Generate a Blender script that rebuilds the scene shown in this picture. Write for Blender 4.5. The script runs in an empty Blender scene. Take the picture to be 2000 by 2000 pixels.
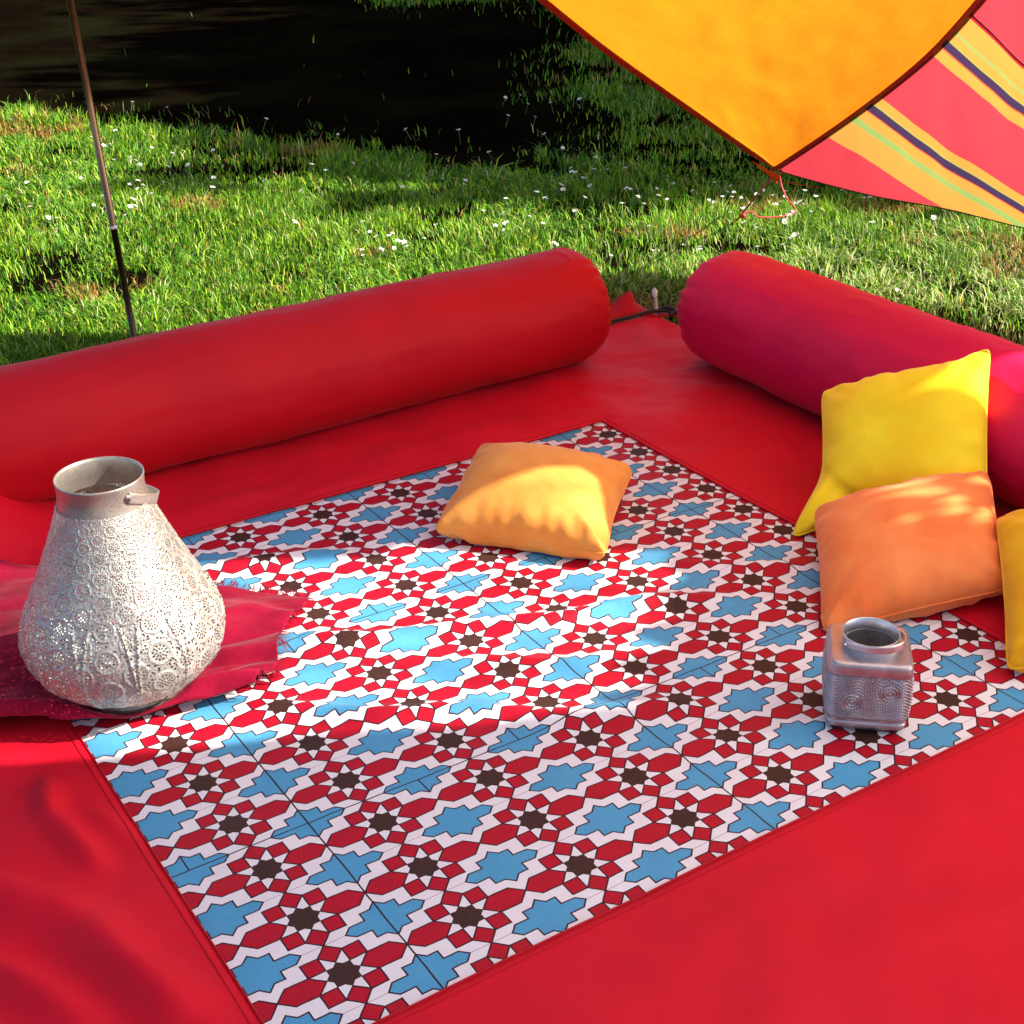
import bpy, bmesh, math, random
import numpy as np
from mathutils import Vector, Matrix
from mathutils.geometry import delaunay_2d_cdt

SC = bpy.context.scene
COL = SC.collection
random.seed(7)
RNG = np.random.default_rng(7)

# ------------------------------------------------------------------ camera
cam_d = bpy.data.cameras.new('camera')
cam = bpy.data.objects.new('camera', cam_d)
COL.objects.link(cam)
cam_d.sensor_width = 36.0
cam_d.lens = 50.38
cam_d.clip_start = 0.05
cam_d.clip_end = 400.0
rt = Vector((0.99977, -0.00973, -0.01933))
dn = Vector((-0.02164, -0.44946, -0.89304))
fw = Vector((0.0, 0.89325, -0.44957))
M = Matrix.Identity(4)
for r in range(3):
    M[r][0], M[r][1], M[r][2] = rt[r], -dn[r], -fw[r]
M.translation = Vector((0, 0, 1.5834))
cam.matrix_world = M
SC.camera = cam

# ------------------------------------------------------------------ world, sun, exposure
SUN_EL = math.radians(37.0)
SUN_DIR = Vector((0.9985, -0.055, 0.0))          # towards the sun, on the ground
w = bpy.data.worlds.new('World')
SC.world = w
w.use_nodes = True
wn, wl = w.node_tree.nodes, w.node_tree.links
wn.clear()
wo = wn.new('ShaderNodeOutputWorld'); wb = wn.new('ShaderNodeBackground'); ws = wn.new('ShaderNodeTexSky')
ws.sky_type = 'NISHITA'; ws.sun_disc = False
ws.sun_elevation = SUN_EL
ws.sun_rotation = math.atan2(SUN_DIR.x, SUN_DIR.y)
ws.dust_density = 2.5; ws.air_density = 0.8; ws.ozone_density = 1.0
wb.inputs['Strength'].default_value = 0.066
wl.new(ws.outputs[0], wb.inputs[0]); wl.new(wb.outputs[0], wo.inputs[0])
sun_d = bpy.data.lights.new('sun', 'SUN')
sun_d.energy = 5.0
sun_d.angle = math.radians(0.5)
sun_d.color = (1.0, 0.93, 0.80)
sun = bpy.data.objects.new('sun', sun_d)
COL.objects.link(sun)
to_sun = Vector((SUN_DIR.x * math.cos(SUN_EL), SUN_DIR.y * math.cos(SUN_EL), math.sin(SUN_EL)))
sun.rotation_euler = to_sun.to_track_quat('Z', 'Y').to_euler()
sun.location = (6, 2, 8)
SC.view_settings.view_transform = 'Standard'
SC.view_settings.look = 'None'
SC.view_settings.exposure = 2.0
SC.view_settings.gamma = 1.0
SC.view_settings.use_curve_mapping = False
SC.cycles.transparent_max_bounces = 24
SC.cycles.max_bounces = 10

# ------------------------------------------------------------------ helpers
def tag(o, label=None, cat=None, group=None, kind=None):
    if label: o['label'] = label
    if cat: o['category'] = cat
    if group: o['group'] = group
    if kind: o['kind'] = kind
    return o

def empty(name, loc, label, cat, group=None):
    o = bpy.data.objects.new(name, None)
    COL.objects.link(o)
    o.location = loc
    o.empty_display_size = 0.05
    return tag(o, label, cat, group)

def link(name, me, mat, parent=None):
    o = bpy.data.objects.new(name, me)
    if mat is not None and len(me.materials) == 0:
        for m in (mat if isinstance(mat, (list, tuple)) else [mat]):
            me.materials.append(m)
    COL.objects.link(o)
    if parent is not None:
        o.parent = parent
        o.matrix_parent_inverse = Matrix.Translation(-Vector(parent.location))
    return o

def mesh_np(name, V, F, uv=None, smooth=True):
    """V (n,3); F list/array of quads or tris (index arrays of one size)"""
    V = np.asarray(V, np.float32); F = np.asarray(F, np.int32)
    me = bpy.data.meshes.new(name)
    k = F.shape[1]
    me.vertices.add(len(V)); me.vertices.foreach_set('co', V.ravel())
    me.loops.add(F.size); me.loops.foreach_set('vertex_index', F.ravel())
    me.polygons.add(len(F))
    me.polygons.foreach_set('loop_start', np.arange(0, F.size, k, dtype=np.int32))
    me.polygons.foreach_set('loop_total', np.full(len(F), k, np.int32))
    me.polygons.foreach_set('use_smooth', np.full(len(F), smooth, bool))
    if uv is not None:
        l = me.uv_layers.new(name='UVMap')
        l.data.foreach_set('uv', np.asarray(uv, np.float32)[F.ravel()].ravel())
    me.update(calc_edges=True)
    me.validate()
    return me

def grid_faces(n, m, wrap_n=False, wrap_m=False):
    """vertices laid out [i*m + j]"""
    I = np.arange(n if wrap_n else n - 1); J = np.arange(m if wrap_m else m - 1)
    i, j = np.meshgrid(I, J, indexing='ij')
    i2, j2 = (i + 1) % n, (j + 1) % m
    return np.stack([i * m + j, i2 * m + j, i2 * m + j2, i * m + j2], -1).reshape(-1, 4)

def grid_mesh(name, P, uv=None, wrap_n=False, wrap_m=False, keep=None):
    P = np.asarray(P); n, m = P.shape[:2]
    F = grid_faces(n, m, wrap_n, wrap_m)
    if keep is not None: F = F[keep.ravel()]
    return mesh_np(name, P.reshape(-1, 3), F, None if uv is None else np.asarray(uv).reshape(-1, 2))

def tube(name, pts, rad, n=8, closed=False, taper=None):
    pts = np.asarray(pts, float); L = len(pts)
    if closed: T = np.roll(pts, -1, 0) - np.roll(pts, 1, 0)
    else: T = np.gradient(pts, axis=0)
    T /= np.linalg.norm(T, axis=1, keepdims=True) + 1e-12
    ref = np.array([0, 0, 1.0]) if abs(T[0][2]) < 0.9 else np.array([1.0, 0, 0])
    P = []
    N = np.cross(T[0], ref); N /= np.linalg.norm(N)
    for k in range(L):
        N = N - T[k] * np.dot(N, T[k]); N /= np.linalg.norm(N) + 1e-12
        B = np.cross(T[k], N)
        r = rad if np.isscalar(rad) else rad[k]
        a = np.linspace(0, 2 * np.pi, n, endpoint=False)
        P.append(pts[k] + r * (np.cos(a)[:, None] * N + np.sin(a)[:, None] * B))
    P = np.array(P)
    V = P.reshape(-1, 3); F = grid_faces(L, n, closed, True)
    me = bpy.data.meshes.new(name)
    faces = [tuple(f) for f in F]
    if not closed:
        faces.append(tuple(range(n - 1, -1, -1))); faces.append(tuple((L - 1) * n + k for k in range(n)))
    me.from_pydata(V.tolist(), [], faces)
    for p in me.polygons: p.use_smooth = True
    me.update()
    return me

def catmull(pts, per=8):
    pts = [np.array(p, float) for p in pts]
    P = [2 * pts[0] - pts[1]] + pts + [2 * pts[-1] - pts[-2]]
    out = []
    for k in range(1, len(P) - 2):
        for t in np.linspace(0, 1, per, endpoint=False):
            p0, p1, p2, p3 = P[k - 1], P[k], P[k + 1], P[k + 2]
            out.append(0.5 * ((2 * p1) + (p2 - p0) * t + (2 * p0 - 5 * p1 + 4 * p2 - p3) * t * t + (3 * p1 - p0 - 3 * p2 + p3) * t ** 3))
    out.append(pts[-1])
    return np.array(out)

_perm = RNG.random((64, 64))
def vnoise(x, y, seed=0):
    x = np.asarray(x, float) + seed * 17.31; y = np.asarray(y, float) + seed * 9.77
    xi = np.floor(x).astype(int); yi = np.floor(y).astype(int)
    fx = x - xi; fy = y - yi
    fx = fx * fx * (3 - 2 * fx); fy = fy * fy * (3 - 2 * fy)
    g = lambda a, b: _perm[a % 64, b % 64]
    return (g(xi, yi) * (1 - fx) + g(xi + 1, yi) * fx) * (1 - fy) + (g(xi, yi + 1) * (1 - fx) + g(xi + 1, yi + 1) * fx) * fy
def fbm(x, y, seed=0, oct=3):
    s = 0; a = 0.5; t = 0
    for k in range(oct):
        s = s + a * vnoise(np.asarray(x) * 2 ** k, np.asarray(y) * 2 ** k, seed + k); t += a; a *= 0.5
    return s / t - 0.5

# ---- node helper
class NT:
    def __init__(self, mat):
        mat.use_nodes = True
        self.t = mat.node_tree; self.n = self.t.nodes; self.l = self.t.links
        self.n.clear()
        self.out = self.n.new('ShaderNodeOutputMaterial')
    def put(self, sock, v):
        if isinstance(v, bpy.types.NodeSocket): self.l.new(v, sock)
        else: sock.default_value = v
    def m(self, op, *a):
        nd = self.n.new('ShaderNodeMath'); nd.operation = op
        for k, v in enumerate(a): self.put(nd.inputs[k], v)
        return nd.outputs[0]
    def add(self, a, b): return self.m('ADD', a, b)
    def sub(self, a, b): return self.m('SUBTRACT', a, b)
    def mul(self, a, b): return self.m('MULTIPLY', a, b)
    def ab(self, a): return self.m('ABSOLUTE', a)
    def mx(self, a, *b):
        for v in b: a = self.m('MAXIMUM', a, v)
        return a
    def mn(self, a, *b):
        for v in b: a = self.m('MINIMUM', a, v)
        return a
    def lt(self, a, b): return self.m('LESS_THAN', a, b)
    def gt(self, a, b): return self.m('GREATER_THAN', a, b)
    def mix(self, f, a, b):
        nd = self.n.new('ShaderNodeMix'); nd.data_type = 'RGBA'
        self.put(nd.inputs[0], f); self.put(nd.inputs[6], a if isinstance(a, bpy.types.NodeSocket) else (*a[:3], 1)); self.put(nd.inputs[7], b if isinstance(b, bpy.types.NodeSocket) else (*b[:3], 1))
        return nd.outputs[2]
    def uv(self):
        u = self.n.new('ShaderNodeUVMap'); s = self.n.new('ShaderNodeSeparateXYZ'); self.l.new(u.outputs[0], s.inputs[0])
        return s.outputs[0], s.outputs[1], u.outputs[0]
    def obj(self):
        u = self.n.new('ShaderNodeTexCoord'); return u.outputs['Object']
    def noise(self, vec, scale, detail=2.0, rough=0.5, col=False):
        nd = self.n.new('ShaderNodeTexNoise')
        if vec is not None: self.l.new(vec, nd.inputs['Vector'])
        nd.inputs['Scale'].default_value = scale; nd.inputs['Detail'].default_value = detail; nd.inputs['Roughness'].default_value = rough
        return nd.outputs['Color' if col else 'Fac']
    def ramp(self, f, a, b):
        nd = self.n.new('ShaderNodeMapRange'); nd.inputs[1].default_value = a; nd.inputs[2].default_value = b
        self.put(nd.inputs[0], f); return nd.outputs[0]
    def bump(self, h, strength=0.3, dist=0.01):
        nd = self.n.new('ShaderNodeBump'); nd.inputs['Strength'].default_value = strength; nd.inputs['Distance'].default_value = dist
        self.put(nd.inputs['Height'], h); return nd.outputs[0]
    def bsdf(self, color, rough=0.6, metal=0.0, spec=0.5, sheen=0.0, sheen_rough=0.4, normal=None, sheen_tint=None):
        nd = self.n.new('ShaderNodeBsdfPrincipled')
        self.put(nd.inputs['Base Color'], color if isinstance(color, bpy.types.NodeSocket) else (*color[:3], 1))
        self.put(nd.inputs['Roughness'], rough); self.put(nd.inputs['Metallic'], metal)
        nd.inputs['Specular IOR Level'].default_value = spec
        nd.inputs['Sheen Weight'].default_value = sheen; nd.inputs['Sheen Roughness'].default_value = sheen_rough
        if sheen_tint: nd.inputs['Sheen Tint'].default_value = (*sheen_tint, 1)
        if normal is not None: self.l.new(normal, nd.inputs['Normal'])
        return nd.outputs[0]
    def mixs(self, f, a, b):
        nd = self.n.new('ShaderNodeMixShader'); self.put(nd.inputs[0], f); self.l.new(a, nd.inputs[1]); self.l.new(b, nd.inputs[2]); return nd.outputs[0]
    def node(self, t, **k):
        nd = self.n.new(t)
        for a, v in k.items(): self.put(nd.inputs[a], v)
        return nd.outputs[0]
    def surf(self, s): self.l.new(s, self.out.inputs['Surface'])

def newmat(name):
    m = bpy.data.materials.new(name); return m, NT(m)

def simple_mat(name, color, rough=0.6, metal=0.0, spec=0.5, var=0.12, scale=60, bump=0.0, sheen=0.0, transl=0.0):
    m, t = newmat(name)
    o = t.obj()
    f = t.noise(o, scale, 4)
    c = t.mix(f, [max(0, x * (1 - var)) for x in color], [min(1, x * (1 + var)) for x in color])
    nrm = t.bump(t.noise(o, scale * 3, 3), bump, 0.002) if bump else None
    s = t.bsdf(c, rough, metal, spec, sheen, normal=nrm)
    if transl:
        tr = t.node('ShaderNodeBsdfTranslucent', Color=c)
        s = t.mixs(transl, s, tr)
    t.surf(s)
    return m

# ------------------------------------------------------------------ materials
RED = (0.63, 0.006, 0.021)
def red_fabric(name, color, sheen=0.03, spec=0.12, bumpk=0.25, creasek=0.32):
    m, t = newmat(name)
    o = t.obj()
    big = t.noise(o, 2.2, 3)
    fine = t.noise(o, 900, 1)
    c = t.mix(t.ramp(big, 0.35, 0.68), [x * 0.88 for x in color], [min(1, x * 1.08) for x in color])
    c = t.mix(t.mul(fine, 0.25), c, [x * 0.72 for x in color])
    mp = t.n.new('ShaderNodeMapping'); t.l.new(o, mp.inputs[0]); mp.inputs['Scale'].default_value = (1.0, 1.7, 1.0); mp.inputs['Rotation'].default_value = (0, 0, 0.6)
    cr = t.noise(mp.outputs[0], 5.5, 5, 0.55)
    crease = t.m('POWER', t.sub(1.0, t.ab(t.mul(t.sub(cr, 0.5), 5.0))), 3.0)
    wr_ = t.n.new('ShaderNodeBump'); wr_.inputs['Strength'].default_value = creasek; wr_.inputs['Distance'].default_value = 0.006
    t.put(wr_.inputs['Height'], t.add(t.mul(t.mx(crease, 0.0), 0.35), t.mul(t.noise(o, 14, 4, 0.6), 0.8)))
    nb = t.n.new('ShaderNodeBump'); nb.inputs['Strength'].default_value = bumpk; nb.inputs['Distance'].default_value = 0.0006
    t.put(nb.inputs['Height'], fine); t.l.new(wr_.outputs[0], nb.inputs['Normal']); nrm = nb.outputs[0]
    t.surf(t.bsdf(c, 0.55, 0, spec, sheen, 0.35, nrm))
    return m
M_RED = red_fabric('red_canvas', RED)
M_BOL_L = red_fabric('bolster_red', (0.53, 0.006, 0.014), 0.03, 0.14, creasek=0.10)
M_BOL_R = red_fabric('bolster_crimson', (0.58, 0.005, 0.062), 0.04, 0.16, creasek=0.10)
M_HEM = red_fabric('hem_red', (0.46, 0.006, 0.014))

def velvet(name, color, dark):
    m, t = newmat(name)
    o = t.obj()
    a = t.noise(o, 9, 4, 0.6)
    b = t.noise(o, 420, 2)
    c = t.mix(t.ramp(a, 0.36, 0.66), dark, color)
    c = t.mix(t.mul(b, 0.22), c, [x * 0.7 for x in color])
    h = t.add(t.mul(t.noise(o, 24, 3), 1.0), t.mul(b, 0.12))
    t.surf(t.bsdf(c, 0.75, 0, 0.2, 0.65, 0.35, t.bump(h, 0.35, 0.006), sheen_tint=[min(1, 0.35 + x * 0.7) for x in color]))
    return m
M_YEL = velvet('yellow_velvet', (0.92, 0.72, 0.020), (0.90, 0.58, 0.008))
M_YEL2 = velvet('deep_yellow_velvet', (0.82, 0.45, 0.006), (0.76, 0.34, 0.004))
M_ORA = velvet('orange_velvet', (0.90, 0.265, 0.075), (0.84, 0.175, 0.038))
M_APR = velvet('apricot_velvet', (0.90, 0.38, 0.075), (0.84, 0.28, 0.045))

# printed star pattern, one repeat = 1 x BR lattice units (UV holds lattice units)
BR = 1.5373
def print_mat():
    m, t = newmat('star_print')
    u, v, uvv = t.uv()
    wob = t.noise(uvv, 3.0, 2, col=True)
    sp = t.n.new('ShaderNodeSeparateXYZ'); t.l.new(wob, sp.inputs[0])
    u = t.add(u, t.mul(t.sub(sp.outputs[0], 0.5), 0.022)); v = t.add(v, t.mul(t.sub(sp.outputs[1], 0.5), 0.022))
    xs = t.ab(t.sub(u, t.m('ROUND', u)))
    vb = t.m('DIVIDE', v, BR)
    ys = t.mul(t.ab(t.sub(vb, t.m('ROUND', vb))), BR)
    X = t.sub(0.5, xs); Y = t.sub(BR / 2, ys)
    k = 0.7071
    brown = t.mn(t.sub(t.mx(xs, ys), 0.1464), t.mul(t.sub(t.add(xs, ys), 0.2071), k))
    A = t.mul(t.sub(t.add(t.ab(t.sub(xs, 0.3536)), ys), 0.1464), k)
    B = t.sub(t.mx(t.ab(t.sub(xs, 0.25)), t.ab(t.sub(ys, 0.25))), 0.1036)
    H = t.mx(t.sub(xs, 0.1464), t.mul(t.sub(t.add(xs, 0.2071), ys), k), t.mul(t.sub(t.add(xs, ys), BR / 2), k))
    red = t.mn(A, B, H)
    XY = t.add(X, Y)
    blue = t.mn(t.sub(t.mx(X, Y), 0.2197), t.mul(t.sub(XY, 0.3107), k), t.mx(t.sub(X, 0.0909), t.mul(t.sub(XY, 0.4966), k)))
    line = t.lt(t.mn(t.ab(red), t.ab(blue)), 0.0105)
    wrap = lambda a, p: t.sub(a, t.mul(t.m('ROUND', t.m('DIVIDE', a, p)), p))
    gA = t.lt(t.ab(t.mul(wrap(t.sub(vb, 2.5), 3.0), BR)), 0.011)
    du = wrap(t.add(u, 1.5), 4.0)
    gB = t.lt(t.ab(du), 0.010)
    col = t.m('FLOORED_MODULO', t.m('FLOOR', vb), 3.0)
    sgn = t.mul(du, t.sub(1.0, t.mul(col, 2.0)))
    gT = t.mul(t.mul(t.lt(Y, 0.010), t.gt(sgn, 0.0)), t.lt(blue, 0.0))
    gT = t.mul(gT, t.lt(t.ab(du), 0.3))
    thin = t.mul(t.lt(t.ab(wrap(t.add(u, 0.5), 1.0)), 0.0045), t.gt(blue, 0.0))
    grain = t.ramp(t.noise(uvv, 30, 3, 0.75), 0.30, 0.72)
    wash = t.noise(uvv, 2.3, 3)
    white = t.mix(t.mix(0.35, wash, grain), (0.70, 0.62, 0.66), (0.84, 0.79, 0.80))
    redc = t.mix(t.mix(0.6, wash, grain), (0.32, 0.002, 0.012), (0.54, 0.006, 0.026))
    bluec = t.mix(t.mix(0.5, wash, grain), (0.050, 0.245, 0.45), (0.105, 0.38, 0.60))
    brownc = t.mix(grain, (0.028, 0.010, 0.009), (0.075, 0.030, 0.022))
    c = white
    c = t.mix(thin, c, (0.42, 0.24, 0.34))
    c = t.mix(t.lt(blue, 0.0), c, bluec)
    c = t.mix(t.mx(gA, gB, gT), c, (0.035, 0.016, 0.022))
    c = t.mix(t.lt(red, 0.0), c, redc)
    c = t.mix(line, c, (0.045, 0.010, 0.016))
    c = t.mix(t.lt(brown, 0.0), c, brownc)
    weave = t.noise(uvv, 260, 1)
    nrm = t.bump(t.add(weave, t.mul(t.noise(uvv, 4, 3), 3.0)), 0.22, 0.0012)
    t.surf(t.bsdf(c, 0.5, 0, 0.16, 0.03, 0.3, nrm))
    return m
M_PRINT = print_mat()

# soil and grass
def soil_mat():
    m, t = newmat('soil_shade_black')
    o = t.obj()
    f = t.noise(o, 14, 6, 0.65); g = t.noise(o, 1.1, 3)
    c = t.mix(f, (0.0010, 0.0007, 0.0005), (0.0045, 0.0026, 0.0014))  # soil taken near-black so the far lawn reads as deep shade
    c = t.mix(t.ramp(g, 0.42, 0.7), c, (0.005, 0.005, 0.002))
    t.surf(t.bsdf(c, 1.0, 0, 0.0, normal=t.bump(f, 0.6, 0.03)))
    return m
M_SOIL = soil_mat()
def grass_mat():
    m, t = newmat('grass_blades')
    a = t.n.new('ShaderNodeAttribute'); a.attribute_name = 'blade'
    c = a.outputs['Color']
    s = t.bsdf(c, 0.6, 0, 0.12)
    tr = t.node('ShaderNodeBsdfTranslucent', Color=c)
    t.surf(t.mixs(0.32, s, tr))
    return m
M_GRASS = grass_mat()

# ------------------------------------------------------------------ ground
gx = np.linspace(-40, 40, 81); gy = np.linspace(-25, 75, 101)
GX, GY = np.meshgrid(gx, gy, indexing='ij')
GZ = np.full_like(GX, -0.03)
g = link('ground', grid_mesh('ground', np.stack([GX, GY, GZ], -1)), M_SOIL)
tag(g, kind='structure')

# ------------------------------------------------------------------ picnic mat
O0 = np.array([-0.15746, 1.83518]); EI = np.array([0.53159, -0.84700]); EJ = np.array([0.84700, 0.53159])
UI, UJ = 0.14, 0.14                                  # metres per lattice unit
def mat_xy(i, jb): return O0 + np.asarray(i)[..., None] * UI * EI + np.asarray(jb)[..., None] * UJ * EJ
I0, I1, J0, J1 = -9.55, 1.82, -1.66 * BR, 6.16 * BR
def seg_ridge(x, y, a, b, h, wd):
    a = np.array(a); b = np.array(b); d = b - a; L = np.dot(d, d)
    tt = np.clip(((x - a[0]) * d[0] + (y - a[1]) * d[1]) / L, 0, 1)
    dx = x - a[0] - tt * d[0]; dy = y - a[1] - tt * d[1]
    fade = np.sin(np.pi * np.clip(tt, 0.02, 0.98)) ** 0.5
    return h * fade * np.exp(-(dx * dx + dy * dy) / wd ** 2)
RIDGES = [((-0.46, 2.545), (-0.10, 2.585), 0.013, 0.030), ((-0.12, 2.590), (0.47, 2.700), 0.012, 0.028),
          ((-0.50, 2.300), (0.00, 2.270), 0.010, 0.030), ((-0.1, 2.262), (0.40, 2.275), 0.009, 0.032),
          ((-0.80, 2.87), (-0.35, 2.915), 0.012, 0.035), ((-0.20, 2.44), (0.30, 2.47), 0.006, 0.03),
          ((0.35, 2.85), (0.75, 2.80), 0.006, 0.03), ((0.2, 2.1), (0.8, 2.3), 0.004, 0.03)]
def mat_z(x, y):
    z = 0.010 + 0.010 * fbm(x * 2.3, y * 2.3, 3, 2)
    for a, b, h, wd in RIDGES: z = z + seg_ridge(x, y + 0.012 * np.sin(x * 17), a, b, h * 1.5, wd * 0.85)
    z = z + 0.0045 * fbm(x * 7 + 2, y * 15, 14, 3)
    return z
def border_extra(x, y):
    z = 0.0030 + 0.0 * x
    inn_i = ((x - O0[0]) * EI[0] + (y - O0[1]) * EI[1]) / UI
    inn_j = ((x - O0[0]) * EJ[0] + (y - O0[1]) * EJ[1]) / UJ
    d = np.maximum(np.maximum(I0 - inn_i, inn_i - I1), np.maximum(J0 - inn_j, inn_j - J1)) * UI
    k = np.clip(d / 0.12, 0, 1)
    z = z + k * 0.034 * fbm(x * 3.1 + 5, y * 4.2, 9, 3)
    z = z + k * 0.012 * (0.5 + fbm(x * 9, y * 7, 12, 2))
    for a, b, h, wd in [((-0.84, 2.08), (-0.80, 1.96), 0.030, 0.022), ((-0.80, 1.97), (-0.68, 1.84), 0.026, 0.022),
                        ((-1.05, 1.86), (-0.66, 1.70), 0.044, 0.046), ((-0.70, 1.71), (-0.46, 1.50), 0.036, 0.040),
                        ((-0.86, 1.66), (-0.60, 1.50), 0.032, 0.032), ((-0.75, 2.00), (-0.60, 1.90), 0.012, 0.022),
                        ((0.50, 1.62), (1.10, 1.86), 0.010, 0.06), ((0.0, 1.42), (0.6, 1.52), 0.010, 0.05),
                        ((-0.75, 3.17), (-0.55, 3.28), 0.010, 0.025), ((-0.55, 3.22), (-0.35, 3.33), 0.008, 0.025),
                        ((0.293, 3.70), (0.47, 4.52), 0.006, 0.03)]:
        z = z + np.clip(d / 0.04, 0, 1) * seg_ridge(x, y, a, b, h, wd)
    # red fabric heaped up against the left bolster, beyond the lantern
    z = z + 0.40 * np.exp(-(((x + 1.56) / 0.30) ** 2 + ((y - 3.02) / 0.22) ** 2) ** 1.5)
    z = z + 0.06 * np.exp(-(((x + 1.28) / 0.10) ** 2 + ((y - 2.66) / 0.06) ** 2))
    return z

mat_root = empty('picnic_mat', (0, 2.6, 0), 'wide red picnic mat with a printed panel of blue, red and black stars', 'picnic mat')
ii = np.linspace(I0 - 0.12, I1 + 0.12, 190); jj = np.linspace(J0 - 0.12, J1 + 0.12, 200)
IG, JG = np.meshgrid(ii, jj, indexing='ij')
XY = mat_xy(IG, JG)
P = np.stack([XY[..., 0], XY[..., 1], mat_z(XY[..., 0], XY[..., 1])], -1)
link('printed_panel', grid_mesh('printed_panel', P, np.stack([IG, JG], -1)), M_PRINT, mat_root)
MI = 4.35; MJ = 3.05 * BR
def lin(a, b, n): return np.linspace(a, b, n)
ii = np.concatenate([lin(I0 - MI, I0, 60)[:-1], lin(I0, I1, 110), lin(I1, I1 + 6.5, 70)[1:]])
jj = np.concatenate([lin(J0 - MJ - 2.0, J0, 80)[:-1], lin(J0, J1, 110), lin(J1, J1 + MJ, 60)[1:]])
IG, JG = np.meshgrid(ii, jj, indexing='ij')
XY = mat_xy(IG, JG); x, y = XY[..., 0], XY[..., 1]
P = np.stack([x, y, mat_z(x, y) + border_extra(x, y)], -1)
ic = 0.5 * (ii[:-1] + ii[1:]); jc = 0.5 * (jj[:-1] + jj[1:])
keep = ~(((ic > I0) & (ic < I1))[:, None] & ((jc > J0) & (jc < J1))[None, :])
bo = link('red_border', grid_mesh('red_border', P, keep=keep), M_RED, mat_root)
sd = bo.modifiers.new('thick', 'SOLIDIFY'); sd.thickness = 0.0025; sd.offset = -1
# welts along the four sides of the printed panel and a stitched line beside each
cs = [(I0, J0), (I1, J0), (I1, J1), (I0, J1)]
for k in range(4):
    a = np.array(cs[k]); b = np.array(cs[(k + 1) % 4])
    cdir = np.array([(I0 + I1) / 2, (J0 + J1) / 2]) - (a + b) / 2
    nrm = np.array([0, np.sign(cdir[1])]) if k % 2 == 0 else np.array([np.sign(cdir[0]), 0])
    for off, rad, nm in ((0.0, 0.0021, 'welt'), (-0.11, 0.0008, 'stitch_line')):
        q = a[None] + (b - a)[None] * np.linspace(0, 1, 140)[:, None] + nrm * off
        xy = mat_xy(q[:, 0], q[:, 1])
        zz = mat_z(xy[:, 0], xy[:, 1]) + border_extra(xy[:, 0], xy[:, 1]) + 0.0006
        link(nm, tube(nm, np.column_stack([xy, zz]), rad, 6), M_HEM, mat_root)
# folded loops, dark webbing at the far corner
def ribbon(name, L, R, mat, parent, thick=0.0):
    L = np.asarray(L); R = np.asarray(R)
    m_ = 5
    P = np.stack([L + (R - L) * s for s in np.linspace(0, 1, m_)], 1)
    o = link(name, grid_mesh(name, P), mat, parent)
    if thick:
        s = o.modifiers.new('thick', 'SOLIDIFY'); s.thickness = thick; s.offset = 0
    return o
ribbon('corner_flap', catmull([(0.26, 4.46, 0.03), (0.34, 4.54, 0.055), (0.405, 4.585, 0.088), (0.425, 4.57, 0.055), (0.47, 4.55, 0.03)]),
       catmull([(0.29, 4.42, 0.022), (0.35, 4.47, 0.028), (0.40, 4.49, 0.03), (0.44, 4.505, 0.03), (0.50, 4.50, 0.025)]), M_HEM, mat_root, 0.003)
ribbon('corner_flap', catmull([(0.49, 4.545, 0.03), (0.55, 4.55, 0.035), (0.62, 4.57, 0.05)]),
       catmull([(0.50, 4.50, 0.028), (0.56, 4.49, 0.03), (0.63, 4.47, 0.03)]), M_HEM, mat_root, 0.003)
M_BLACK = simple_mat('black_webbing', (0.012, 0.010, 0.012), 0.7)
link('webbing', tube('webbing', catmull([(0.31, 4.44, 0.030), (0.40, 4.475, 0.036), (0.46, 4.51, 0.040), (0.52, 4.515, 0.042), (0.58, 4.485, 0.038), (0.64, 4.46, 0.032)]), 0.0055, 6), M_BLACK, mat_root)
link('webbing', tube('webbing', catmull([(0.50, 4.53, 0.040), (0.53, 4.52, 0.052), (0.55, 4.50, 0.044), (0.53, 4.485, 0.040)]), 0.007, 6), M_BLACK, mat_root)
# white tent peg
M_WHITE = simple_mat('white_plastic', (0.72, 0.70, 0.68), 0.4)
peg = empty('tent_peg', (0.492, 4.56, 0), 'small white tent peg standing at the far mat corner between the bolsters', 'tent peg')
link('shaft', tube('shaft', [(0.497, 4.54, -0.06), (0.495, 4.55, 0.03), (0.490, 4.56, 0.082)], 0.0055, 8), M_WHITE, peg)
link('head', tube('head', [(0.490, 4.56, 0.076), (0.489, 4.561, 0.084), (0.488, 4.562, 0.098), (0.487, 4.563, 0.106)], [0.006, 0.0095, 0.0090, 0.003], 10), M_WHITE, peg)

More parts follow.
